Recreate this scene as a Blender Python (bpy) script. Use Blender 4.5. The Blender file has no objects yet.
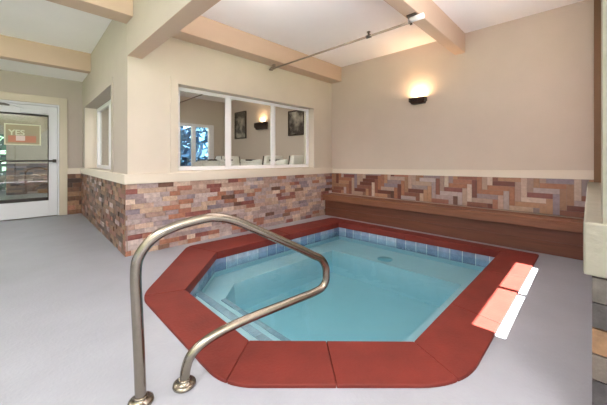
import bpy, bmesh, math, random
from mathutils import Vector, Matrix
rnd = random.Random(7)
C = bpy.context.scene.collection
PI = math.pi

# ------------------------------------------------------------------ helpers
def mat(name, color, rough=0.6, metal=0.0, noise=0.0, scale=8.0, bump=0.0, bscale=60.0, spec=0.5, attr=False, stretch=None, emis=None):
    m = bpy.data.materials.new(name); m.use_nodes = True
    nt = m.node_tree; N = nt.nodes; L = nt.links
    b = N['Principled BSDF']
    b.inputs['Roughness'].default_value = rough
    b.inputs['Metallic'].default_value = metal
    b.inputs['Specular IOR Level'].default_value = spec
    b.inputs['Base Color'].default_value = (*color, 1)
    tc = N.new('ShaderNodeTexCoord'); src = tc.outputs['Object']
    if stretch:
        mp = N.new('ShaderNodeMapping'); mp.inputs['Scale'].default_value = stretch
        L.new(src, mp.inputs['Vector']); src = mp.outputs['Vector']
    if attr:
        at = N.new('ShaderNodeAttribute'); at.attribute_name = 'col'; base = at.outputs['Color']
    else:
        rg = N.new('ShaderNodeRGB'); rg.outputs[0].default_value = (*color, 1); base = rg.outputs[0]
    if noise > 0:
        nz = N.new('ShaderNodeTexNoise'); nz.inputs['Scale'].default_value = scale
        nz.inputs['Detail'].default_value = 6; nz.inputs['Roughness'].default_value = 0.6
        L.new(src, nz.inputs['Vector'])
        mr = N.new('ShaderNodeMapRange'); mr.inputs['From Min'].default_value = 0.25; mr.inputs['From Max'].default_value = 0.75
        mr.inputs['To Min'].default_value = 1 - noise; mr.inputs['To Max'].default_value = 1 + noise
        L.new(nz.outputs[0], mr.inputs['Value'])
        vm = N.new('ShaderNodeVectorMath'); vm.operation = 'SCALE'
        L.new(base, vm.inputs[0]); L.new(mr.outputs[0], vm.inputs['Scale'])
        base = vm.outputs[0]
    L.new(base, b.inputs['Base Color'])
    if bump > 0:
        nb = N.new('ShaderNodeTexNoise'); nb.inputs['Scale'].default_value = bscale; nb.inputs['Detail'].default_value = 3
        L.new(src, nb.inputs['Vector'])
        bp = N.new('ShaderNodeBump'); bp.inputs['Strength'].default_value = bump; bp.inputs['Distance'].default_value = 0.01
        L.new(nb.outputs[0], bp.inputs['Height']); L.new(bp.outputs[0], b.inputs['Normal'])
    if emis:
        b.inputs['Emission Color'].default_value = (*emis[0], 1); b.inputs['Emission Strength'].default_value = emis[1]
    return m

def glass_mat(name, tint, refl=1.0, rough=0.0, ior=1.45, ripple=0.0):
    m = bpy.data.materials.new(name); m.use_nodes = True
    nt = m.node_tree; N = nt.nodes; L = nt.links
    N.remove(N['Principled BSDF'])
    out = [n for n in N if n.type == 'OUTPUT_MATERIAL'][0]
    tr = N.new('ShaderNodeBsdfTransparent'); tr.inputs[0].default_value = (*tint, 1)
    gl = N.new('ShaderNodeBsdfGlossy'); gl.inputs['Roughness'].default_value = rough
    ge = N.new('ShaderNodeNewGeometry'); dt = N.new('ShaderNodeVectorMath'); dt.operation = 'DOT_PRODUCT'
    L.new(ge.outputs['Incoming'], dt.inputs[1])
    if not ripple: L.new(ge.outputs['Normal'], dt.inputs[0])
    def mth(op, a, b_=None):
        n_ = N.new('ShaderNodeMath'); n_.operation = op
        for i_, v_ in enumerate((a, b_)):
            if v_ is None: continue
            if isinstance(v_, float): n_.inputs[i_].default_value = v_
            else: L.new(v_, n_.inputs[i_])
        return n_.outputs[0]
    F0 = ((ior-1)/(ior+1))**2
    c5 = mth('POWER', mth('SUBTRACT', 1.0, mth('ABSOLUTE', dt.outputs['Value'])), 5.0)
    fres = mth('ADD', mth('MULTIPLY', c5, 1-F0), F0)      # Schlick's reflectance, the same from both sides of the pane
    ml = N.new('ShaderNodeMath'); ml.operation = 'MULTIPLY'; ml.inputs[1].default_value = refl; ml.use_clamp = True
    mx = N.new('ShaderNodeMixShader')
    L.new(fres, ml.inputs[0]); L.new(ml.outputs[0], mx.inputs[0])
    L.new(tr.outputs[0], mx.inputs[1]); L.new(gl.outputs[0], mx.inputs[2]); L.new(mx.outputs[0], out.inputs['Surface'])
    if ripple:
        tc = N.new('ShaderNodeTexCoord'); nb = N.new('ShaderNodeTexNoise'); nb.inputs['Scale'].default_value = 3.5
        nb.inputs['Detail'].default_value = 2
        bp = N.new('ShaderNodeBump'); bp.inputs['Strength'].default_value = ripple; bp.inputs['Distance'].default_value = 0.02
        L.new(tc.outputs['Object'], nb.inputs['Vector']); L.new(nb.outputs[0], bp.inputs['Height'])
        L.new(bp.outputs[0], gl.inputs['Normal']); L.new(bp.outputs[0], dt.inputs[0])
    return m

def tag(o, label=None, cat=None, group=None, kind=None):
    if label: o['label'] = label
    if cat: o['category'] = cat
    if group: o['group'] = group
    if kind: o['kind'] = kind
    return o

def empty(name, loc, label=None, cat=None, group=None, kind=None):
    o = bpy.data.objects.new(name, None); C.objects.link(o); o.location = loc
    bpy.context.view_layer.update()
    return tag(o, label, cat, group, kind)

class MB:
    """collects shapes, in world coordinates, into one mesh"""
    def __init__(s): s.bm = bmesh.new(); s.cl = s.bm.loops.layers.float_color.new('col')
    def paint(s, faces, col):
        if col:
            for f in faces:
                for l in f.loops: l[s.cl] = (*col, 1)
    def hexa(s, pts, col=None):
        v = [s.bm.verts.new(p) for p in pts]
        fs = [s.bm.faces.new([v[i] for i in q]) for q in ((3,2,1,0),(4,5,6,7),(0,1,5,4),(1,2,6,5),(2,3,7,6),(3,0,4,7))]
        s.paint(fs, col); return s
    def box(s, x0, x1, y0, y1, z0, z1, col=None):
        return s.hexa([(x0,y0,z0),(x1,y0,z0),(x1,y1,z0),(x0,y1,z0),(x0,y0,z1),(x1,y0,z1),(x1,y1,z1),(x0,y1,z1)], col)
    def prism(s, poly, z0, z1, col=None):
        n = len(poly)
        a = [s.bm.verts.new((p[0], p[1], z0)) for p in poly]; b = [s.bm.verts.new((p[0], p[1], z1)) for p in poly]
        fs = [s.bm.faces.new(list(reversed(a))), s.bm.faces.new(b)]
        for i in range(n): fs.append(s.bm.faces.new((a[i], a[(i+1)%n], b[(i+1)%n], b[i])))
        s.paint(fs, col); return s
    def face(s, pts, col=None):
        f = s.bm.faces.new([s.bm.verts.new(p) for p in pts]); s.paint([f], col); return s
    def tube(s, pts, r, seg=16, cap=True, radii=None):
        pts = [Vector(p) for p in pts]; n = len(pts); rings = []
        t0 = (pts[1]-pts[0]).normalized()
        up = Vector((0,0,1)) if abs(t0.z) < 0.9 else Vector((1,0,0))
        nrm = t0.cross(up).normalized()
        for i in range(n):
            t = (pts[min(i+1,n-1)]-pts[max(i-1,0)]).normalized()
            nrm = (nrm - t*nrm.dot(t)).normalized(); bn = t.cross(nrm)
            rr = radii[i] if radii else r
            rings.append([s.bm.verts.new(pts[i] + (nrm*math.cos(2*PI*k/seg)+bn*math.sin(2*PI*k/seg))*rr) for k in range(seg)])
        for i in range(n-1):
            for k in range(seg):
                f = s.bm.faces.new((rings[i][k], rings[i][(k+1)%seg], rings[i+1][(k+1)%seg], rings[i+1][k])); f.smooth = True
        if cap:
            s.bm.faces.new(list(reversed(rings[0]))); s.bm.faces.new(rings[-1])
        return s
    def lathe(s, prof, loc, axis='Z', seg=28):
        """prof: list of (radius, height)"""
        rings = []
        for r, h in prof:
            ring = []
            for k in range(seg):
                a = 2*PI*k/seg; c, d = r*math.cos(a), r*math.sin(a)
                p = (c, d, h) if axis == 'Z' else ((h, c, d) if axis == 'X' else (c, h, d))
                ring.append(s.bm.verts.new((p[0]+loc[0], p[1]+loc[1], p[2]+loc[2])))
            rings.append(ring)
        for i in range(len(rings)-1):
            for k in range(seg):
                f = s.bm.faces.new((rings[i][k], rings[i][(k+1)%seg], rings[i+1][(k+1)%seg], rings[i+1][k])); f.smooth = True
        s.bm.faces.new(list(reversed(rings[0]))); s.bm.faces.new(rings[-1])
        return s
    def build(s, name, m, parent=None, bevel=0.0, seg=2, **tags):
        bmesh.ops.recalc_face_normals(s.bm, faces=s.bm.faces)
        me = bpy.data.meshes.new(name); s.bm.to_mesh(me); s.bm.free()
        for mm in (m if isinstance(m, (list, tuple)) else [m]): me.materials.append(mm)
        o = bpy.data.objects.new(name, me); C.objects.link(o)
        if parent:
            p = Vector((0,0,0)); q = parent
            while q: p += q.location; q = q.parent
            o.parent = parent
            me.transform(Matrix.Translation(-p))
        if bevel:
            md = o.modifiers.new('Bevel', 'BEVEL'); md.width = bevel; md.segments = seg; md.limit_method = 'ANGLE'
        return tag(o, **tags)

def smooth_path(pts, sub=8):
    P = [Vector(p) for p in pts]; out = []
    for i in range(len(P)-1):
        p0 = P[max(i-1,0)]; p1 = P[i]; p2 = P[i+1]; p3 = P[min(i+2,len(P)-1)]
        for k in range(sub):
            t = k/sub
            out.append(0.5*((2*p1)+(p2-p0)*t+(2*p0-5*p1+4*p2-p3)*t*t+(3*p1-p0-3*p2+p3)*t**3))
    out.append(P[-1]); return out

def S(r, g, b):  # sRGB 0..255 to linear
    f = lambda c: (c/255/12.92) if c/255 <= 0.04045 else ((c/255+0.055)/1.055)**2.4
    return (f(r), f(g), f(b))

# ------------------------------------------------------------------ materials
WALL = mat('wall_paint', S(212,200,187), 0.75, noise=0.03, scale=3, bump=0.25, bscale=140)
WALL_E = mat('wall_paint_taupe', S(203,188,176), 0.7, noise=0.03, scale=3, bump=0.25, bscale=140)
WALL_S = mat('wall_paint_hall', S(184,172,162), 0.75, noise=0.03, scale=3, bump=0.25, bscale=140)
TRIM = mat('trim_paint', S(222,210,196), 0.5, noise=0.02, scale=4)
TAN = mat('beam_paint', S(200,174,154), 0.6, noise=0.03, scale=2, bump=0.1, bscale=90)
BROWN = mat('brown_post_paint', S(112,82,56), 0.6, noise=0.06, scale=6)
CEIL = mat('ceiling_paint', S(250,246,247), 0.85, noise=0.02, scale=2, bump=0.15, bscale=160)
FLOOR = mat('painted_concrete', S(152,155,167), 0.42, noise=0.09, scale=2.2, bump=0.2, bscale=50)
MORTAR = mat('mortar', S(140,120,112), 0.85, noise=0.1, scale=30)
BRICK = mat('brick_tiles', (0.4,0.3,0.25), 0.33, noise=0.34, scale=26, bump=0.2, bscale=40, attr=True, spec=0.6)
PLANK = mat('plank_tiles', (0.4,0.3,0.25), 0.4, noise=0.18, scale=26, bump=0.15, bscale=50, attr=True)
COPING = mat('red_coping', S(104,37,31), 0.6, noise=0.2, scale=5, bump=0.2, bscale=60, spec=0.3)
PLASTER = mat('pool_plaster', S(166,192,204), 0.6, noise=0.04, scale=2.5)
TILE = mat('slate_tiles', (0.2,0.3,0.4), 0.25, noise=0.22, scale=18, attr=True)
GROUT = mat('pool_grout', S(196,206,212), 0.8)
STEEL = mat('brushed_steel', S(146,137,126), 0.24, metal=1.0, noise=0.05, scale=40)
WOOD = mat('stained_bench_wood', S(122,78,56), 0.5, noise=0.22, scale=5, bump=0.06, bscale=20, stretch=(3,0.5,7))
WOODD = mat('stained_panel_wood', S(98,56,40), 0.5, noise=0.22, scale=5, bump=0.06, bscale=20, stretch=(3,0.5,7))
WHITE = mat('white_frame_paint', S(248,246,250), 0.4)
DOORW = mat('white_aluminium', S(214,214,220), 0.4)
DARK = mat('dark_rubber', S(36,26,24), 0.5)
BAR = mat('push_bar_metal', S(96,92,88), 0.35, metal=0.8)
BRONZE = mat('bronze_metal', S(58,42,34), 0.4, metal=0.6)
STUCCO = mat('cream_stucco', S(138,134,122), 0.7, noise=0.07, scale=9, bump=0.5, bscale=28)
PIPEM = mat('painted_pipe', S(150,136,124), 0.5)
GLASS = glass_mat('window_glass', (0.93,0.95,0.94), 0.8)
DGLASS = glass_mat('door_glass', (0.70,0.72,0.68), 1.4)
WATER = glass_mat('spa_water', (0.86,0.96,0.98), 1.0, 0.02, 1.33, ripple=0.25)
CHW = mat('white_vinyl', S(232,230,224), 0.45)
LAMP = mat('lamp_glow', (1,0.8,0.55), 0.5, emis=((1,0.72,0.42), 14))
FIX = mat('fill_diffuser', (0.9,0.9,0.9), 0.5, emis=((1,0.97,0.92), 3))

# ------------------------------------------------------------------ tiling
RED = [S(156,104,88), S(138,84,78), S(170,116,94)]
TANB = [S(196,168,154), S(188,158,144), S(206,182,168), S(176,146,134), S(196,168,148)]
HALL_SHADE = [S(110,74,52), S(140,100,72), S(72,48,38), S(160,122,92), S(94,64,52), S(126,86,62)]  # same bricks as the window wall, warm hall shade put into the browns
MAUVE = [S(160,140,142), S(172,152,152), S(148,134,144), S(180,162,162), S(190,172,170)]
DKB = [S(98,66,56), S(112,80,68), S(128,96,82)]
def brick_col(dark=False):  # dark picks the browns with the shade painted in
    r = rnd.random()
    if dark: p = RED if r < .1 else HALL_SHADE if r < .9 else MAUVE
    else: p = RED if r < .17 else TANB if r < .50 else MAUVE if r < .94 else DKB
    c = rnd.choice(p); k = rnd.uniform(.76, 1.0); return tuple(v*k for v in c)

def bricks(name, p0, p1, z0, z1, out, parent, rows=14, lens=(.10,.24), thick=.02, dark=False, col=None):
    """running courses of small bricks on the vertical face p0->p1; out = unit vector away from the wall"""
    p0 = Vector((*p0,0)); p1 = Vector((*p1,0)); d = p1-p0; Lw = d.length; d.normalize(); n = Vector((*out,0))
    mb = MB(); mo = MB(); g = .0014; h = (z1-z0)/rows
    def bx(m, a, b, za, zb, t0, t1, c=None):
        q = [p0+d*a+n*t0, p0+d*b+n*t0, p0+d*b+n*t1, p0+d*a+n*t1]
        m.hexa([(v.x,v.y,za) for v in q]+[(v.x,v.y,zb) for v in q], c)
    for i in range(rows):
        u = -rnd.uniform(0, .2)
        while u < Lw:
            l = rnd.uniform(*lens); a = max(u, 0)+g; b = min(u+l, Lw)-g
            if b-a > .01: bx(mb, a, b, z0+i*h+g*.7, z0+(i+1)*h-g*.7, .002, thick+rnd.uniform(-.004,.004), (col or brick_col)(*( () if col else (dark,))))
            u += l
    bx(mo, 0, Lw, z0, z1, 0, thick*.6)
    mo.build(name+'_mortar' if False else 'mortar_bed', MORTAR, parent)
    return mb.build(name, BRICK, parent)

# ------------------------------------------------------------------ constants of the room
H = 1.1
YA, XB, XS, YD = 3.73, 4.6, 0.95, 7.35
ZC = 2.9; ZB = 2.62
SN = Vector((.945, 3.73)); SF = Vector((1.06, YD))       # hall face of the skewed side wall
def sx(y): return SN.x + (SF.x-SN.x)*(y-SN.y)/(SF.y-SN.y)

# pool polygon (inner and outer edges of the coping), counter-clockwise seen from above
I = [(1.01,1.45), (1.69,.745), (4.05,.745), (3.96,3.05), (1.70,3.09), (1.03,2.39)]
O = [(.722,1.255), (1.54,.425), (4.22,.41), (4.22,3.40), (1.56,3.56), (.735,2.52)]

# ------------------------------------------------------------------ floor with a hole for the spa
def ring_floor():
    mb = MB(); bm = mb.bm
    X0, X1, Y0, Y1 = -6, 6, -5, 14.5
    hole = [(x+(1.0 if False else 0), y) for x, y in I]
    cxy = Vector((2.5, 1.9))
    hole = [tuple(cxy + (Vector(p)-cxy)*1.05) for p in I]
    z = 0; zb = -.02
    # fan: hole vertices to outer rectangle corners
    outer = [(X0,1.2), (X0,Y0), (X1,Y0), (X1,Y1), (1.6,Y1), (X0,Y1)]
    vi = [bm.verts.new((*p, z)) for p in hole]; vo = [bm.verts.new((*p, z)) for p in outer]
    for k in range(6):
        bm.faces.new((vi[k], vi[(k+1)%6], vo[(k+1)%6], vo[k]))
    for f in bm.faces:
        f.normal_update()
    vb = [bm.verts.new((*p, -1.2)) for p in hole]
    return mb, vb
mb, _ = ring_floor()
for v in [v for v in mb.bm.verts if not v.link_faces]: mb.bm.verts.remove(v)
floor = mb.build('floor', FLOOR, kind='structure', label='smooth pale grey painted concrete floor around the spa')
for p in floor.data.polygons:
    if p.normal.z < 0: p.flip()

# ------------------------------------------------------------------ walls
# window wall (north side of the pool room): opening X 1.515..4.057, z .94..2.05
def wall_with_hole(mb, x0, x1, y0, y1, z0, z1, hx0, hx1, hz0, hz1):
    mb.box(x0,hx0,y0,y1,z0,z1); mb.box(hx1,x1,y0,y1,z0,z1); mb.box(hx0,hx1,y0,y1,z0,hz0); mb.box(hx0,hx1,y0,y1,hz1,z1)
wn = MB(); wall_with_hole(wn, .95, 4.6, YA, YA+.25, 0, ZC, 1.515, 4.057, .94, 2.05)
wall_north = wn.build('wall_north', WALL, kind='structure', label='beige wall with the long three-pane window')
bricks('brick_tiling', (.925,YA), (4.6,YA), 0, .812, (0,-1), wall_north)
t = MB(); t.box(.91, 4.6, YA-.035, YA, .812, .925)
t.build('trim_1', TRIM, bevel=.003, kind='structure', label='cream ledge trim along the top of the brick below the three-pane window')
t = MB(); y0, y1 = YA-.014, YA
t.box(1.42,1.515,y0,y1,.925,2.13); t.box(4.057,4.15,y0,y1,.925,2.13); t.box(1.515,4.057,y0,y1,2.05,2.13)
t.build('trim_2', WALL, kind='structure', label='flat beige casing around the three-pane window')

# window_1 : white frame, three panes
w1 = empty('window_1', (2.8, YA+.14, .94), kind='structure', label='long interior window with three panes in a white frame')
ya, yb = YA+.12, YA+.15
f = MB(); f.box(1.517,4.055,ya,yb,.942,.985); f.box(1.517,4.055,ya,yb,2.01,2.048); f.box(1.517,1.575,ya,yb,.985,2.01); f.box(4.0,4.055,ya,yb,.985,2.01)
f.box(2.268,2.345,ya,yb,.985,2.01); f.box(3.135,3.205,ya,yb,.985,2.01)
f.build('window_frame', WHITE, w1, bevel=.006)
for a, b in ((1.575,2.268),(2.345,3.135),(3.205,4.0)):
    MB().box(a, b, ya+.012, ya+.018, .985, 2.01).build('pane', GLASS, w1)
    e = MB(); e.box(a,a+.012,ya-.004,ya,.985,2.01); e.box(b-.012,b,ya-.004,ya,.985,2.01); e.box(a,b,ya-.004,ya,.985,.997); e.box(a,b,ya-.004,ya,1.998,2.01)
    e.build('glazing_bead', WHITE, w1)

# side wall (hall face skewed), window opening y 4.53..6.98, z .92..2.10
TH = .27
def side(mb, ya, yb, za, zb, x_in=None):
    mb.hexa([(sx(ya),ya,za),(sx(ya)+TH,ya,za),(sx(yb)+TH,yb,za),(sx(yb),yb,za),(sx(ya),ya,zb),(sx(ya)+TH,ya,zb),(sx(yb)+TH,yb,zb),(sx(yb),yb,zb)])
YW0, YW1 = 4.54, 6.98
sw = MB(); side(sw, YA+.25, YW0, 0, 2.95); side(sw, YW1, YD+.6, 0, 2.95); side(sw, YW0, YW1, 0, .92); side(sw, YW0, YW1, 2.09, 2.95)
sw.box(sx(YA)-.0, sx(YA)+.004, YA, YA+.25, 0, 2.95)
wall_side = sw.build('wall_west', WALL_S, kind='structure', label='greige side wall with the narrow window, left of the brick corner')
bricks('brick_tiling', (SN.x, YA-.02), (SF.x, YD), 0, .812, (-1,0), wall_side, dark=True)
t = MB(); t.hexa([(SN.x-.035,YA,.812),(SN.x,YA,.812),(SF.x,YD,.812),(SF.x-.035,YD,.812),(SN.x-.035,YA,.925),(SN.x,YA,.925),(SF.x,YD,.925),(SF.x-.035,YD,.925)])
t.build('trim_3', TRIM, bevel=.003, kind='structure', label='cream ledge trim on the side wall left of the brick corner')
t = MB()
for a, b, c, d in ((YW0-.1,YW0,.925,2.17),(YW1,YW1+.1,.925,2.17),(YW0,YW1,2.09,2.17)):
    t.hexa([(sx(a)-.012,a,c),(sx(a),a,c),(sx(b),b,c),(sx(b)-.012,b,c),(sx(a)-.012,a,d),(sx(a),a,d),(sx(b),b,d),(sx(b)-.012,b,d)])
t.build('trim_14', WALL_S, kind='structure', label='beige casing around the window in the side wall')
w2 = empty('window_2', (sx(5.7)+.2, 5.7, .92), kind='structure', label='narrow-looking white window deep in the side wall')
f = MB()
def sbox(mb, ya, yb, za, zb, d0, d1):
    mb.hexa([(sx(ya)+d0,ya,za),(sx(ya)+d1,ya,za),(sx(yb)+d1,yb,za),(sx(yb)+d0,yb,za),(sx(ya)+d0,ya,zb),(sx(ya)+d1,ya,zb),(sx(yb)+d1,yb,zb),(sx(yb)+d0,yb,zb)])
for a, b, c, d in ((YW0,YW1,.92,.98),(YW0,YW1,2.02,2.09),(YW0,YW0+.09,.98,2.02),(YW1-.14,YW1,.98,2.02),(5.68,5.84,.98,2.02)): sbox(f, a, b, c, d, .19, .25)
f.build('window_frame', WHITE, w2, bevel=.005)
f = MB(); sbox(f, YW1-.006, YW1-.001, .921, 2.089, 0, .19); f.build('lit_jamb_face', TRIM, w2)  # thin pale slab, light falling on the far jamb put into its paint
for a, b in ((YW0+.09,5.68),(5.84,YW1-.14)):
    g = MB(); sbox(g, a, b, .98, 2.02, .215, .221); g.build('pane', GLASS, w2)

# east wall with the sconce (runs on past the window wall into the lounge), herringbone below
we = MB(); we.box(XB, XB+.2, -.36, 7.9, 0, 2.95)
wall_east = we.build('wall_east', WALL_E, kind='structure', label='tall taupe wall with the lit sconce above the bench')
def ztrim(y): return .812 + (3.73-y)/3.75*.055
def herring(parent):
    W = .062; n = 4; Lp = W*n; mb = MB()
    cols = lambda: brick_col() if rnd.random() < .5 else rnd.choice([S(160,108,82),S(176,134,106),S(134,86,70),S(110,62,52),S(176,150,134),S(156,118,94)])
    def clip(u0,u1,v0,v1):
        u0=max(u0,.0); u1=min(u1,3.78); v0=max(v0,.0)
        if u1-u0 < .008: return
        ya, yb = 3.728-u0-.0015, 3.728-u1+.0015
        zt = lambda y: ztrim(y)-.002
        za = .43+v0+.0015; z1 = min(.43+v1-.0015, zt(ya)); z2 = min(.43+v1-.0015, zt(yb))
        if min(z1,z2)-za < .006: return
        x0, x1 = XB-.016+rnd.uniform(-.002,.002), XB-.001
        mb.hexa([(x0,ya,za),(x1,ya,za),(x1,yb,za),(x0,yb,za),(x0,ya,z1),(x1,ya,z1),(x1,yb,z2),(x0,yb,z2)], tuple(c_*.86 for c_ in cols()))
    # block pair repeats by (1,1) cells along the diagonal and by (2n) sideways
    for k in range(-14, 90):
        for j in range(-12, 14):
            ou = (k + j*n)*W; ov = (k - j*n)*W
            # horizontal plank then vertical plank
            clip(ou, ou+Lp, ov, ov+W)
            clip(ou+Lp, ou+Lp+W, ov-Lp+W, ov+W)
    mo = MB(); mo.hexa([(XB-.008,3.73,.42),(XB,3.73,.42),(XB,-.05,.42),(XB-.008,-.05,.42),(XB-.008,3.73,ztrim(3.73)),(XB,3.73,ztrim(3.73)),(XB,-.05,ztrim(-.05)),(XB-.008,-.05,ztrim(-.05))])
    mo.build('mortar_bed', MORTAR, parent)
    mb.build('herringbone_tiling', PLANK, parent)
herring(wall_east)
def ebox(mb, d, za, zb):
    k0 = ztrim(3.73)-.812; k1 = ztrim(-.03)-.812
    mb.hexa([(XB-d,YA-.03,za),(XB,YA-.03,za),(XB,-.03,za+k1),(XB-d,-.03,za+k1),(XB-d,YA-.03,zb),(XB,YA-.03,zb),(XB,-.03,zb+k1*1.3),(XB-d,-.03,zb+k1*1.3)])
t = MB(); ebox(t, .02, .812, .90); ebox(t, .026, .886, .90)
t.build('trim_4', TRIM, bevel=.002, kind='structure', label='cream ledge trim above the herringbone tiles')

# south wall beside the camera: thick sill, stone below, window above
ws = MB(); wall_with_hole(ws, 1.9, XB+.2, -.36, -.19, 0, 2.95, 2.10, 3.75, 1.338, 2.19)
wall_south = ws.build('wall_south', WALL, kind='structure', label='wall with the sunlit window at the right edge')
t = MB(); t.box(1.9, XB, -.19, -.03, 0, .627)
t.build('trim_5', STUCCO, kind='structure', label='low wainscot under the window sill at the right edge')
pr = MB(); pr.box(1.66, 1.9, -.8, -.036, .84, 2.95)
pier = pr.build('wall_pier', STUCCO, kind='structure', label='pale stucco pier at the right edge above the thick sill')
cp = MB(); cp.box(1.65, XB-.001, -.19, .02, .627, .842); cp.box(1.65, 1.9, -.8, -.19, .627, .842)
cp.build('window_sill', STUCCO, pier, bevel=.008)
st = MB(); st.box(1.68, 1.9, -.8, -.03, 0, .627); st.build('stone_backing', MORTAR, pier)
def stone_col(): 
    c = rnd.choice([S(122,116,112), S(104,98,98), S(164,128,96), S(140,124,110), S(92,88,90), S(146,138,130)]); return c
sm = MB(); zz = .627-.102; rows = [zz-.104*i for i in range(7)]; top = .622
pal = [S(84,78,74), S(62,57,56), S(124,94,68), S(98,88,82), S(64,60,62), S(98,90,84), S(80,72,68)]
for i, z0 in enumerate(rows):
    z1 = top if i == 0 else rows[i-1]-.006
    y = -.006
    while y > -.8:
        l = rnd.uniform(.22,.4); c = pal[i] if y > -.1 else stone_col()
        sm.box(1.655+rnd.uniform(-.004,.004), 1.70, max(y-l,-.8), y-.003 if y<-.01 else y, max(z0,.001), z1, c); y -= l
STONE = mat('slate_stone', (.3,.3,.3), .55, noise=.35, scale=20, bump=.6, bscale=24, attr=True)
sm.build('stone_cladding', STONE, pier)
t = MB(); t.box(4.5, XB-.001, -.19, -.03, .842, ZC); t.build('trim_6', BROWN, kind='structure', label='brown corner board between the taupe wall and the stucco pier')
w3 = empty('window_3', (2.9, -.27, .842), kind='structure', label='bright window above the thick sill at the right edge')
f = MB(); ya, yb = -.30, -.24
for a, b, c, d in ((2.10,3.75,1.339,1.37),(2.10,3.75,2.16,2.19),(2.10,2.13,1.37,2.16),(3.72,3.75,1.37,2.16),(2.885,2.935,1.37,2.16)): f.box(a,b,ya,yb,c,d)
f.build('window_frame', WHITE, w3)
for a, b in ((2.13,2.885),(2.935,3.72)): MB().box(a,b,-.272,-.268,1.37,2.16).build('pane', GLASS, w3)

# ------------------------------------------------------------------ ceilings and beams
MB().box(XS+.1, XB+.2, -.36, YA+.25, ZC, ZC+.15).build('ceiling', CEIL, kind='structure', label='white ceiling over the spa')
c = MB(); c.box(-6, XS+.1, -5, 6.28, 2.95, 3.1); c.box(-6, sx(7)+.2, 6.28, 8.3, 2.66, 3.1); c.box(XS+.1, 1.9, -5, -.36, 2.95, 3.1)
c.build('ceiling', CEIL, kind='structure', label='white hall ceiling at the upper left')
MB().box(XS+.1, XB+.2, YA+.25, 8.2, 2.80, 2.95).build('ceiling', CEIL, kind='structure', label='lounge ceiling seen through the three-pane window')
def beam(n, lab, *b, m=TAN): 
    q = MB(); q.box(*b); return q.build('trim_%d' % n, m, bevel=.006, kind='structure', label=lab)
beam(7, 'tan ceiling beam along the top of the three-pane window wall', 1.10, XB, 3.48, YA, ZB, ZC)
beam(8, 'tan ceiling beam crossing over the spa to the sconce wall', 1.10, XB, 1.275, 1.415, ZB, ZC)
b = MB(); b.box(.945, 1.10, -5, YA, 2.265, 2.95)
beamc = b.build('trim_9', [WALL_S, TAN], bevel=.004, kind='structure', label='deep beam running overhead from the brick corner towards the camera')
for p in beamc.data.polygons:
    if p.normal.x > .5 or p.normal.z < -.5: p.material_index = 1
beam(10, 'pinkish tan hall beam at the very top left', -6, .944, 3.50, 3.75, 2.63, 2.95)
beam(11, 'tan hall beam near the glass door', -6, sx(6.25)-.001, 6.25, 6.42, 2.63, 2.95)

# ------------------------------------------------------------------ door wall and door
dw = MB(); wall_with_hole(dw, -6, sx(YD), YD, YD+.2, 0, 2.66, -.80, .70, 0, 2.14)
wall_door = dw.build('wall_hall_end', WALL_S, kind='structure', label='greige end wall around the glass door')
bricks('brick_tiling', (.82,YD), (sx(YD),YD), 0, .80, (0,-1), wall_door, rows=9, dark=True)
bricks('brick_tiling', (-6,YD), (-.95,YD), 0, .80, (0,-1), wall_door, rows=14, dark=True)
t = MB(); t.box(.82, sx(YD), YD-.03, YD, .80, .91); t.build('trim_12', TRIM, kind='structure', label='short cream ledge trim right of the glass door')
CAS = mat('casing_paint', S(200,188,170), .55)
t = MB(); t.box(.70,.82,YD-.03,YD,0,2.28); t.box(-.92,-.80,YD-.03,YD,0,2.28); t.box(-.80,.70,YD-.03,YD,2.14,2.28)
t.build('trim_13', CAS, bevel=.004, kind='structure', label='cream casing around the glass door')
d1 = empty('door_1', (0, YD+.05, 0), kind='structure', label='white-framed full glass door at the far left')
f = MB(); f.box(.672,.70,YD+.0,YD+.1,0,2.14); f.box(-.80,-.772,YD,YD+.1,0,2.14); f.box(-.772,.672,YD,YD+.1,2.10,2.14)
f.build('door_jamb', DOORW, d1, bevel=.003)
f = MB(); ya, yb = YD+.02, YD+.07
f.box(.545,.668,ya,yb,.012,2.095); f.box(-.768,-.645,ya,yb,.012,2.095); f.box(-.645,.545,ya,yb,.012,.31); f.box(-.645,.545,ya,yb,1.93,2.095)
f.build('door_leaf', DOORW, d1, bevel=.004)
f = MB(); ya, yb = YD+.012, YD+.06
f.box(-.645,.545,ya,yb,.31,.37); f.box(-.645,.545,ya,yb,1.90,1.93); f.box(.533,.545,ya,yb,.37,1.90); f.box(-.645,-.633,ya,yb,.37,1.90)
f.build('gasket', DARK, d1)
MB().box(-.633,.533,YD+.04,YD+.046,.37,1.90).build('pane', DGLASS, d1)
f = MB(); f.tube([(-.70,YD-.05,1.06),(.645,YD-.05,1.06)], .014, 12); f.box(.60,.65,YD-.05,YD+.02,1.03,1.09); f.box(-.70,-.65,YD-.05,YD+.02,1.03,1.09)
f.build('push_bar', BAR, d1)
f = MB(); f.box(.16,.50,YD-.04,YD+.02,1.935,2.0); f.tube([(.2,YD-.06,2.02),(-.15,YD-.12,2.11)], .01, 8)
f.build('door_closer', DOORW, d1, bevel=.006)
f = MB(); f.box(-.70,.02,YD-.022,YD+.02,2.045,2.085); f.build('closer_rail', BAR, d1, bevel=.004)

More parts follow.
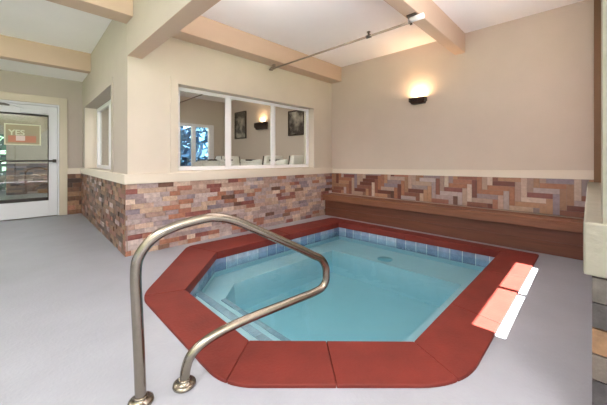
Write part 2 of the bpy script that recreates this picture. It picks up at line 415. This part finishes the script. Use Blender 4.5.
# sign on the door glass
sg = empty('door_sign', (.19, YD+.03, 1.35), 'white outlined sign reading YES above a red block, on the door glass', 'sign')
SW = mat('sign_white', S(214,216,190), .6); SR = mat('sign_red', S(190,128,104), .6); SB = mat('sign_panel', S(164,154,126), .6)
y0, y1 = YD+.026, YD+.038
MB().box(-.03,.42,y0+.008,y1,1.37,1.715).build('panel', SB, sg)
f = MB(); f.box(-.05,.437,y0,y1,1.35,1.37); f.box(-.05,.437,y0,y1,1.715,1.735); f.box(-.05,-.03,y0,y1,1.37,1.715); f.box(.417,.437,y0,y1,1.37,1.715)
f.build('border', SW, sg)
MB().box(.0,.37,y0+.005,y0+.008,1.40,1.52).build('red_block', SR, sg)
MB().box(.10,.22,y0+.002,y0+.005,1.43,1.52).build('pale_block', mat('sign_pink', S(226,206,200), .6), sg)
cu = bpy.data.curves.new('lettering', 'FONT'); cu.body = 'YES'; cu.size = .135; cu.extrude = .001; cu.offset = .003
to = bpy.data.objects.new('lettering', cu); C.objects.link(to)
bpy.context.view_layer.update()
me = bpy.data.meshes.new_from_object(to.evaluated_get(bpy.context.evaluated_depsgraph_get()))
bpy.data.objects.remove(to)
lo = bpy.data.objects.new('lettering', me); C.objects.link(lo); lo.parent = sg
me.materials.clear(); me.materials.append(SW)
me.transform(Matrix.Translation((.005-.19, y0+.004-(YD+.03), 1.53-1.35)) @ Matrix.Rotation(PI/2, 4, 'X'))

# vestibule beyond the door
v = MB(); v.box(-.04, 3.2, 12.6, 12.8, 0, 2.95); v.box(-6, -.04, 12.6, 12.8, 1.85, 2.95); vw = v.build('wall_vestibule', WALL, kind='structure', label='tan wall seen through the door glass')
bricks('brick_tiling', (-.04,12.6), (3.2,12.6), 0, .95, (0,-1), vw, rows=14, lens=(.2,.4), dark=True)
v = MB(); v.box(sx(YD)+.27-.05, 1.6, 8.3, 8.4, 0, .1); v.bm.clear(); v.box(3.2,3.4,8.2,12.8,0,2.95); v.box(-6,3.4,8.3,12.8,2.85,2.95); 
v.build('ceiling', WALL, kind='structure', label='vestibule ceiling seen through the door glass')

# ------------------------------------------------------------------ spa
spa = empty('hot_tub', (2.5, 1.9, 0), 'sunken turquoise hot tub with a wide red coping and cut corners', 'hot tub')
# outer outline with rounded corners, one slab per stretch between seams
rc = [.16,.22,.03,.10,.10,.14]
arcs = []
for k in range(6):
    p = Vector(O[k]); a = (Vector(O[k-1])-p).normalized(); b_ = (Vector(O[(k+1)%6])-p).normalized()
    A = p+a*rc[k]; B = p+b_*rc[k]; q = []
    for i in range(11):
        t_ = i/10; q.append(A*(1-t_)**2+p*2*t_*(1-t_)+B*t_*t_)
    arcs.append(q)
ZT, ZU = .018, -.07
splits = {0:[.0,.47,1], 1:[0,.27,.66,1], 2:[0,.5,1], 3:[0,.5,1], 4:[0,1], 5:[0,1]}
for k in range(6):
    k2 = (k+1) % 6
    outer = arcs[k][5:] + arcs[k2][:6]
    ia, ib = Vector(I[k]), Vector(I[k2])
    # parametrise outer polyline by projection on the inner direction
    def opt(tt):
        d = [0]
        for i in range(1,len(outer)): d.append(d[-1]+(outer[i]-outer[i-1]).length)
        s_ = tt*d[-1]
        for i in range(1,len(outer)):
            if d[i] >= s_-1e-9: 
                w = (s_-d[i-1])/max(d[i]-d[i-1],1e-9); return outer[i-1].lerp(outer[i], w), i, d
        return outer[-1], len(outer)-1, d
    sp = splits[k]
    for j in range(len(sp)-1):
        s0, s1 = sp[j], sp[j+1]
        g = .0012
        P0, i0, d = opt(s0); P1, i1, _ = opt(s1)
        mid = [outer[i] for i in range(len(outer)) if s0*d[-1]+1e-4 < d[i] < s1*d[-1]-1e-4]
        poly = [ia.lerp(ib, s0), ia.lerp(ib, s1)]
        u = (ib-ia).normalized()
        op = [P1]+list(reversed(mid))+[P0]
        poly = [poly[0]+u*g, poly[1]-u*g] + [op[0]-u*g]+op[1:-1]+[op[-1]+u*g]
        poly = [(p.x, p.y) for p in poly]
        q = MB(); q.prism(poly, ZU, ZT)
        q.build('coping_slab', COPING, spa, bevel=.006, seg=2)
def inset(poly, d):
    n = len(poly); out = []
    for i in range(n):
        p = Vector(poly[i]); a = (p-Vector(poly[i-1])).normalized(); b_ = (Vector(poly[(i+1)%n])-p).normalized()
        na = Vector((-a.y,a.x)); nb = Vector((-b_.y,b_.x)); m_ = (na+nb).normalized()
        out.append(p+m_*(d/max(m_.dot(na),.3)))
    return out
WZ = -.135; BZ = -.28; FZ = -.60
T0 = inset(I, -.03)     # basin wall, under the coping overhang
# basin: walls, bench ring, centre floor
bench = [Vector(p) for p in [(1.50,1.55),(2.0,1.0),(3.48,1.0),(3.44,2.78),(1.75,2.80),(1.50,2.56)]]
q = MB(); bm = q.bm
r0 = [bm.verts.new((p.x,p.y,-.06)) for p in T0]; r1 = [bm.verts.new((p.x,p.y,BZ)) for p in T0]
r2 = [bm.verts.new((p.x,p.y,BZ)) for p in bench]; r3 = [bm.verts.new((p.x,p.y,FZ)) for p in inset(bench,.03)]
for k in range(6):
    n = (k+1)%6
    for a, b_ in ((r0,r1),(r1,r2),(r2,r3)): bm.faces.new((a[k],a[n],b_[n],b_[k]))
bm.faces.new(r3)
bas = q.build('basin', PLASTER, spa)
# waterline tiles
tm = MB(); gm = MB(); blues = [S(138,152,180), S(120,136,168), S(150,164,188), S(130,146,172), S(116,130,160), S(158,172,194)]
for k in range(6):
    a, b_ = Vector(T0[k]), Vector(T0[(k+1)%6]); L_ = (b_-a).length; n = max(1, round(L_/.152)); u = (b_-a)/n; nn = Vector((-u.y,u.x)).normalized()
    for i in range(n):
        p0 = a+u*(i+.03); p1 = a+u*(i+.97)
        for za, zb in ((-.222,-.073),):
            qd = [p0, p1, p1+nn*.008, p0+nn*.008]
            tm.hexa([(v_.x,v_.y,za) for v_ in qd]+[(v_.x,v_.y,zb) for v_ in qd], rnd.choice(blues))
    qd = [a, b_, b_+nn*.005, a+nn*.005]
    gm.hexa([(v_.x,v_.y,-.226) for v_ in qd]+[(v_.x,v_.y,-.066) for v_ in qd])
tm.build('waterline_tiles', TILE, spa); gm.build('grout', GROUT, spa)
# tiled noses on the bench and on the entry step
nm = MB()
def strip(a, b_, w, z, side_):
    a = Vector(a); b_ = Vector(b_); u = (b_-a); L_ = u.length; n = max(1, round(L_/.15)); u /= n; nn = Vector((-u.y,u.x)).normalized()*w*side_
    for i in range(n):
        p0 = a+u*(i+.01); p1 = a+u*(i+.99); qd = [p0,p1,p1+nn,p0+nn]
        nm.hexa([(v_.x,v_.y,z-.004) for v_ in qd]+[(v_.x,v_.y,z+.004) for v_ in qd], rnd.choice([S(132,152,168),S(124,146,164),S(140,158,172)]))
q = MB(); q.prism([(1.0,1.47),(1.28,1.19),(1.28,2.64),(1.0,2.34)], BZ-.01, -.155); q.build('entry_step', PLASTER, spa)
strip((1.28,1.21),(1.28,2.62), .065, -.154, 1)
nm.build('step_nose_tiles', TILE, spa); nm = MB()
strip(bench[5]+Vector((-.0,0)), bench[0]+Vector((-.0,0)), .045, BZ+.004, -1)
nm.build('bench_nose_tiles', TILE, spa)

q = MB(); q.lathe([(.001,0),(.09,0),(.10,.004),(.10,.008),(.001,.012)], (3.62,2.0,BZ+.001)); 
q.build('reflection_disc', mat('reflection_tint', S(112,158,176), .5), spa)  # flat disc whose tint stands in for a reflection on the water
# water surface (plain horizontal sheet)
q = MB(); q.prism([(p.x,p.y) for p in inset(I,-.022)], FZ-.03, WZ)
wo = q.build('water', WATER, label='clear turquoise water filling the hot tub', cat='water', kind='stuff')
_nt = WATER.node_tree; _va = _nt.nodes.new('ShaderNodeVolumeAbsorption'); _va.inputs['Color'].default_value = (.42,.78,.84,1); _va.inputs['Density'].default_value = .8
_nt.links.new(_va.outputs[0], [n_ for n_ in _nt.nodes if n_.type == 'OUTPUT_MATERIAL'][0].inputs['Volume'])

# ------------------------------------------------------------------ handrail
hr = empty('handrail', (.43, 1.44, 0), 'curved brushed steel handrail standing on the deck at the near corner of the hot tub', 'handrail')
ang = math.radians(-12); dx, dy = math.cos(ang), math.sin(ang)
prof = [(-.01,.0),(-.016,.2),(-.026,.45),(-.03,.58),(-.018,.66),(.04,.735),(.13,.775),(.25,.797),(.34,.797),(.44,.765),(.54,.713),(.70,.627),(.84,.55),(.94,.492),(1.0,.458),(1.037,.405),(1.045,.345),(1.038,.30),(1.005,.268),(.94,.255),(.86,.249),(.70,.238),(.52,.225),(.38,.207),(.28,.182),(.21,.14),(.182,.08),(.175,.0)]
pts = smooth_path([(.43+s_*dx, 1.44+s_*dy, z) for s_, z in prof], 6)
MB().tube(pts, .0235, 20).build('rail', STEEL, hr)
for s_ in (-.01, .175):
    q = MB(); q.lathe([(.052,.0),(.054,.004),(.052,.013),(.044,.018),(.027,.020),(.027,.03),(.0255,.034)], (.43+s_*dx, 1.44+s_*dy, .001)); q.build('base_flange', STEEL, hr)

# ------------------------------------------------------------------ bench
bn = empty('wall_bench', (4.45, 1.85, 0), 'long brown wooden bench built along the herringbone tiled wall', 'bench')
q = MB(); q.box(4.29, 4.435, -.02, 3.705, .385, .415); q.box(4.44, 4.582, -.02, 3.705, .385, .415); q.build('seat', WOOD, bn, bevel=.004)
q = MB(); q.box(4.295, 4.32, -.02, 3.70, .305, .385); q.build('fascia', WOOD, bn, bevel=.003)
q = MB(); q.box(4.36, 4.385, -.02, 3.70, .155, .33); q.box(4.36, 4.385, -.02, 3.70, .0, .150); q.box(4.37, 4.38, -.02, 3.70, .10, .2); q.build('front_panel', WOODD, bn, bevel=.003)

# ------------------------------------------------------------------ sconces
def sconce(y0, y1, label, group, hz=1.97, en=7.5, zs=1):
    yc = (y0+y1)/2; s_ = empty('wall_sconce', (XB, yc, hz), label, 'wall lamp', group)
    x = XB
    q = MB(); q.box(x-.012, x-.001, y0+.02, y1-.02, hz, hz+.09); q.build('back_plate', BRONZE, s_)
    q = MB(); q.hexa([(x-.085,y0+.015,hz),(x-.012,y0+.015,hz),(x-.012,y1-.015,hz),(x-.085,y1-.015,hz),(x-.11,y0,hz+.035),(x-.012,y0,hz+.035),(x-.012,y1,hz+.035),(x-.11,y1,hz+.035)])
    q.build('tray', BRONZE, s_, bevel=.003)
    q = MB(); q.box(x-.125,x-.115,y0-.01,y1+.01,hz+.055,hz+.092); q.box(x-.125,x-.012,y0-.01,y0,hz+.03,hz+.092); q.box(x-.125,x-.012,y1,y1+.01,hz+.03,hz+.092)
    q.box(x-.10,x-.095,y0+.01,y1-.01,hz+.02,hz+.085); q.build('upper_rim', BRONZE, s_, bevel=.002)
    q = MB(); q.tube([(x-.04,yc-.05,hz+.055),(x-.04,yc+.05,hz+.055)], .009, 12); q.build('bulb', LAMP, s_)
    l = bpy.data.lights.new('sconce_light', 'AREA'); l.shape = 'RECTANGLE'; l.size = .08; l.size_y = .12; l.energy = en; l.color = (1,.66,.36)
    lo_ = bpy.data.objects.new('sconce_light', l); C.objects.link(lo_); lo_.parent = s_; lo_.location = (-.065, 0, .105); lo_.rotation_euler = (PI, 0, 0)
    s_.scale.z = zs
    return s_
sconce(1.82, 2.05, 'lit bronze wall sconce on the tall taupe wall above the spa bench', None)
sconce(5.78, 6.2, 'lit dark sconce seen through the middle pane of the window', None, 1.85, 4, 1.9)

# ------------------------------------------------------------------ sprinkler pipe
sp_ = empty('sprinkler_pipe', (3.0, 2.5, 2.55), 'thin sprinkler pipe hung under the ceiling beams across the spa', 'pipe')
MB().tube([(3.0,1.36,2.55),(3.0,3.729,2.556)], .0125, 12).build('pipe', PIPEM, sp_)
MB().tube([(3.0,1.36,2.575),(3.0,1.22,2.575)], .03, 14).build('end_cap', WHITE, sp_, label='white end sleeve')
q = MB(); q.box(2.96,3.04,1.29,1.385,2.598,2.619); q.box(2.975,2.982,1.35,1.375,2.53,2.6); q.box(3.018,3.025,1.35,1.375,2.53,2.6); q.build('bracket', BAR, sp_)
q = MB(); q.lathe([(.03,0),(.03,.012),(.018,.02),(.018,.05)], (3.0,3.67,2.556), 'Y'); q.box(2.985,3.015,3.60,3.64,2.54,2.619); q.build('wall_bracket', PIPEM, sp_)
q = MB(); q.tube([(3.0,1.87,2.55),(3.0,1.87,2.60)], .012, 10); q.lathe([(.022,0),(.022,.006),(.006,.01)], (3.0,1.87,2.60)); q.tube([(3.0,1.84,2.55),(3.0,1.90,2.55)], .02, 12); q.build('sprinkler_head', BAR, sp_)

# ------------------------------------------------------------------ lounge beyond the window
YN = 7.9
wl = MB(); wall_with_hole(wl, sx(7.9), XB+.2, YN, YN+.2, 0, 2.95, 3.20, 4.17, .86, 2.04)
wl.build('wall_lounge', WALL, kind='structure', label='tan far wall of the lounge behind the left pane')
w4 = empty('window_4', (3.68, YN+.05, .86), kind='structure', label='small bright window on the far wall of the lounge, seen through the left pane')
f = MB(); ya, yb = YN-.015, YN+.08
for a, b, c_, d in ((3.12,4.25,.80,.90),(3.12,4.25,2.0,2.08),(3.12,3.24,.90,2.0),(4.10,4.25,.90,2.0),(3.60,3.70,.90,2.0)): f.box(a,b,ya,yb,c_,d)
f.build('window_frame', WHITE, w4, bevel=.004)
for a, b in ((3.24,3.60),(3.70,4.10)): MB().box(a,b,YN+.04,YN+.045,.90,2.0).build('pane', GLASS, w4)
lp = empty('sprinkler_pipe', (3.05, 6, 2.56), 'thin pipe under the lounge ceiling, seen through the left pane', 'pipe')
MB().tube([(3.02,3.98,2.556),(3.14,7.9,2.56)], .014, 10).build('pipe', PIPEM, lp)
def picture(y0, y1, z0, z1, label, seed):
    p = empty('framed_picture', (XB, (y0+y1)/2, z0), label, 'picture', None)
    q = MB(); w = .03
    q.box(XB-.04,XB-.002,y0,y1,z0,z0+w); q.box(XB-.04,XB-.002,y0,y1,z1-w,z1); q.box(XB-.04,XB-.002,y0,y0+w,z0+w,z1-w); q.box(XB-.04,XB-.002,y1-w,y1,z0+w,z1-w)
    q.build('frame', BRONZE, p, bevel=.003)
    m = mat('photo_print_%d' % seed, (.1,.1,.1), .35); nt = m.node_tree; N = nt.nodes
    nz = N.new('ShaderNodeTexNoise'); nz.inputs['Scale'].default_value = 3.2; nz.inputs['Detail'].default_value = 4; nz.noise_dimensions = '4D'; nz.inputs['W'].default_value = seed
    cr = N.new('ShaderNodeValToRGB'); e = cr.color_ramp.elements; e[0].position = .42; e[0].color = (*S(54,44,40),1); e[1].position = .64; e[1].color = (*S(200,188,172),1)
    tc = N.new('ShaderNodeTexCoord'); nt.links.new(tc.outputs['Object'], nz.inputs['Vector']); nt.links.new(nz.outputs[0], cr.inputs[0]); nt.links.new(cr.outputs[0], N['Principled BSDF'].inputs['Base Color'])
    MB().box(XB-.02,XB-.003,y0+w,y1-w,z0+w,z1-w).build('print', m, p)
picture(6.72,7.27,1.66,2.42,'dark framed photograph left of the lit sconce behind the middle pane', 3)
picture(4.48,5.0,1.63,2.2,'dark framed photograph at the top of the right pane', 11)

def chair():
    r = empty('salon_chair', (0,0,0), 'x', 'chair', 'white high-back chairs in the lounge')
    q = MB(); q.box(-.26,.26,-.34,.2,.50,.62); q.build('seat', CHW, r, bevel=.04, seg=3)
    q = MB(); q.hexa([(-.25,.16,.55),(.25,.16,.55),(.25,.30,.55),(-.25,.30,.55),(-.24,.28,1.17),(.24,.28,1.17),(.24,.38,1.17),(-.24,.38,1.17)]); q.build('backrest', CHW, r, bevel=.035, seg=3)
    for s_ in (-1,1):
        q = MB(); q.box(s_*.31-.045,s_*.31+.045,-.34,.26,.5,1.0); q.hexa([(s_*.31-.045,-.30,1.0),(s_*.31+.045,-.30,1.0),(s_*.31+.045,.26,1.0),(s_*.31-.045,.26,1.0),(s_*.31-.045,-.12,1.06),(s_*.31+.045,-.12,1.06),(s_*.31+.045,.26,1.09),(s_*.31-.045,.26,1.09)])
        a = q.build('armrest', CHW, r, bevel=.02)
        q = MB(); q.box(s_*.31-.05,s_*.31+.05,-.22,.0,1.055,1.085); q.build('arm_pad', DARK, a)
    q = MB(); q.box(-.3,.3,-.3,.28,.2,.5); q.box(-.2,.2,-.2,.2,0,.2); q.build('base', CHW, r, bevel=.02)
    for s_ in (-.27,.27): MB().tube([(s_,.20,.6),(s_,.30,1.16)], .010, 8).build('side_tube', DARK, r)
    return r
def copy_tree(o, parent=None):
    c_ = o.copy(); C.objects.link(c_)
    if parent: c_.parent = parent
    for ch in list(o.children): copy_tree(ch, c_)
    return c_
ch0 = chair()
spots = [(4.1,4.45,PI,'white high-back chair right of the right mullion, below the right-pane photograph'),
         (4.1,5.27,PI,'white high-back chair partly hidden behind the right mullion'),
         (4.1,6.42,0,'white high-back chair at the left of the middle pane'),
         (3.75,7.15,-PI/2,'white high-back chair beside the lounge window in the left pane')]
for i, (x, y, a, lab) in enumerate(spots):
    o = ch0 if i == 0 else copy_tree(ch0)
    o.location = (x, y, 0); o.rotation_euler = (0,0,a); o['label'] = lab

# ------------------------------------------------------------------ outdoors
G = MB(); G.box(-30, 30, -30, 40, -1.5, -1.4); 
GRASS = mat('lawn', S(92,112,70), .9, noise=.3, scale=2)
G.build('ground', GRASS, kind='structure', label='lawn outside the windows')
LEAF = [mat('leaves_a', S(56,98,134), .7, noise=.3, scale=3), mat('leaves_b', S(80,118,96), .7, noise=.3, scale=3)]
BARK = mat('bark', S(92,76,62), .9, noise=.2, scale=10)
def tree(x, y, h, r, label, k=0, z=-1.4):
    t_ = empty('tree', (x,y,z), label, 'tree', 'trees outside the windows')
    MB().tube([(x,y,z),(x+.05,y,z+h*.5),(x,y,z+h*.85)], .1, 8, radii=[.14,.1,.03]).build('trunk', BARK, t_)
    q = MB()
    for i in range(2600):
        a = rnd.uniform(0,2*PI); hh = rnd.uniform(.18,1); rr = r*math.sin(PI*min(1,(hh*.9+.1)))**.6*math.sqrt(rnd.random())*1.05
        p = Vector((x+rr*math.cos(a), y+rr*math.sin(a), z+h*hh)); s_ = rnd.uniform(.14,.3)
        n_ = Vector((rnd.gauss(0,1),rnd.gauss(0,1),rnd.gauss(0,1))).normalized(); u_ = n_.orthogonal().normalized()*s_; w_ = n_.cross(u_)
        q.face([p-u_, p-w_*.5, p+u_, p+w_*.5])
    q.build('foliage', LEAF[k], t_)
tree(4.6,12.0,6,2.1,'bluish green tree outside the lounge window, seen through the left pane')
tree(7.0,16.5,5.2,1.4,'bluish green tree further right outside the lounge window')
tree(-1.0,15.2,6,1.9,'green tree outside, behind the left edge of the door glass',1)

# ------------------------------------------------------------------ rest of the building behind the camera
# west side and south side: walls with large window openings
bw = MB(); bw.box(-6.2,-6,-5,YD,0,.6); bw.box(-6.2,-6,-5,YD,2.6,3.1); bw.box(-6.2,-6,-5,-4.2,.6,2.6); bw.box(-6.2,-6,.8,1.4,.6,2.6); bw.box(-6.2,-6,6.8,YD,.6,2.6)
bw.build('wall_far_west', WALL, kind='structure', label='far window wall of the hall behind the camera')
bs = MB(); bs.box(-6,1.9,-5.2,-5,0,.3); bs.box(-6,1.9,-5.2,-5,2.7,3.1); bs.box(-6,-5.4,-5.2,-5,.3,2.7); bs.box(1.5,1.9,-5.2,-5,.3,2.7)
bs.build('wall_far_south', WALL, kind='structure', label='far window wall behind the camera')
bs = MB(); bs.box(1.7,1.9,-1.4,-.8,0,2.95); bs.box(1.7,1.9,-5,-1.4,0,.5); bs.box(1.7,1.9,-5,-1.4,2.6,2.95); bs.build('wall_far_east', WALL, kind='structure', label='wall out of view to the right')
def fill_fixture(x, y, z, e, sx_=.5, sy_=1.1, col=(1,.95,.88)):  # added fill light out of view, with a housing built round it
    t_ = empty('fill_ceiling_light', (x,y,z), 'added white ceiling light for fill, unseen', 'ceiling light', 'added fill lights out of view')
    MB().box(x-sx_/2,x+sx_/2,y-sy_/2,y+sy_/2,z-.05,z-.001).build('housing', WHITE, t_, bevel=.004)
    MB().box(x-sx_/2+.03,x+sx_/2-.03,y-sy_/2+.03,y+sy_/2-.03,z-.056,z-.05).build('diffuser', FIX, t_)
    l = bpy.data.lights.new('lamp', 'AREA'); l.shape = 'RECTANGLE'; l.size = sx_; l.size_y = sy_; l.energy = e; l.color = col
    o = bpy.data.objects.new('lamp', l); C.objects.link(o); o.parent = t_; o.location = (0,0,-.07)
fill_fixture(-.9, 1.2, 2.95, 40); fill_fixture(-.7, -1.6, 2.95, 60); fill_fixture(-.9, 5.0, 2.95, 25)
fill_fixture(2.2, 4.7, 2.80, 45)
fill_fixture(1.6, 10.4, 2.85, 80)

def fill_torch(x, y, e):  # added uplight standing out of view to brighten the ceilings
    t_ = empty('fill_floor_lamp', (x,y,0), 'bronze uplighting floor lamp', 'floor lamp', 'added fill floor lamps out of view')
    q = MB(); q.lathe([(.15,0),(.15,.02),(.02,.04),(.015,.06)], (x,y,.001)); q.build('base', BRONZE, t_)
    MB().tube([(x,y,.05),(x,y,1.72)], .014, 12).build('pole', BRONZE, t_)
    q = MB(); q.lathe([(.02,0),(.10,.04),(.2,.10),(.2,.11),(.02,.02)], (x,y,1.70)); q.build('lamp_shade', BRONZE, t_)
    l = bpy.data.lights.new('lamp', 'AREA'); l.shape = 'DISK'; l.size = .3; l.energy = e; l.color = (1,.93,.86)
    o = bpy.data.objects.new('lamp', l); C.objects.link(o); o.parent = t_; o.location = (0,0,1.83); o.rotation_euler = (PI,0,0)
fill_torch(.2, -1.9, 120); fill_torch(-2.2, 1.6, 80); fill_torch(-1.6, -2.4, 100)
def pendant(x, y, z, e):  # added uplight hung out of view to brighten the spa ceiling
    t_ = empty('fill_pendant_light', (x,y,z), 'added bronze bowl uplight, unseen, brightening the spa ceiling', 'pendant light', 'added fill pendants above the spa, out of view')
    q = MB(); q.lathe([(.02,0),(.09,.03),(.14,.09),(.145,.095),(.09,.04),(.02,.012)], (x,y,z)); q.build('lamp_shade', BRONZE, t_)
    MB().tube([(x,y,z+.012),(x,y,ZC-.001)], .006, 8).build('rod', BRONZE, t_)
    l = bpy.data.lights.new('lamp', 'AREA'); l.shape = 'DISK'; l.size = .2; l.energy = e; l.color = (1,.95,.91)
    o = bpy.data.objects.new('lamp', l); C.objects.link(o); o.parent = t_; o.location = (0,0,.10); o.rotation_euler = (PI,0,0)
pendant(1.95, .6, 2.36, 40); pendant(1.42, 1.95, 2.46, 40)
# ------------------------------------------------------------------ light, camera, colour
sun = bpy.data.lights.new('sun', 'SUN'); sun.energy = 105; sun.angle = .009; sun.color = (1,.95,.88)
so = bpy.data.objects.new('sun', sun); C.objects.link(so)
el = math.atan(2.39)
so.rotation_euler = Vector((0, -math.cos(el), math.sin(el))).to_track_quat('Z','Y').to_euler(); so.location = (3,-10,12)
w = bpy.data.worlds.new('world'); bpy.context.scene.world = w; w.use_nodes = True
bg = w.node_tree.nodes['Background']; bg.inputs[0].default_value = (.78,.88,1,1); bg.inputs[1].default_value = 1.9

cam = bpy.data.cameras.new('camera'); co = bpy.data.objects.new('camera', cam); C.objects.link(co)
cam.sensor_fit = 'HORIZONTAL'; cam.sensor_width = 36; cam.lens = 36*291/607
cam.shift_y = -(202.5-158.8)/607
cam.clip_start = .02; cam.clip_end = 200
co.location = (0,0,H); th = math.radians(44.560); co.rotation_euler = (PI/2, 0, th-PI/2)
sc = bpy.context.scene; sc.camera = co
sc.view_settings.view_transform = 'Standard'; sc.view_settings.look = 'None'; sc.view_settings.gamma = 1
sc.view_settings.use_curve_mapping = False; sc.view_settings.exposure = -0.04
sc.cycles.max_bounces = 10; sc.cycles.diffuse_bounces = 6; sc.cycles.transparent_max_bounces = 16
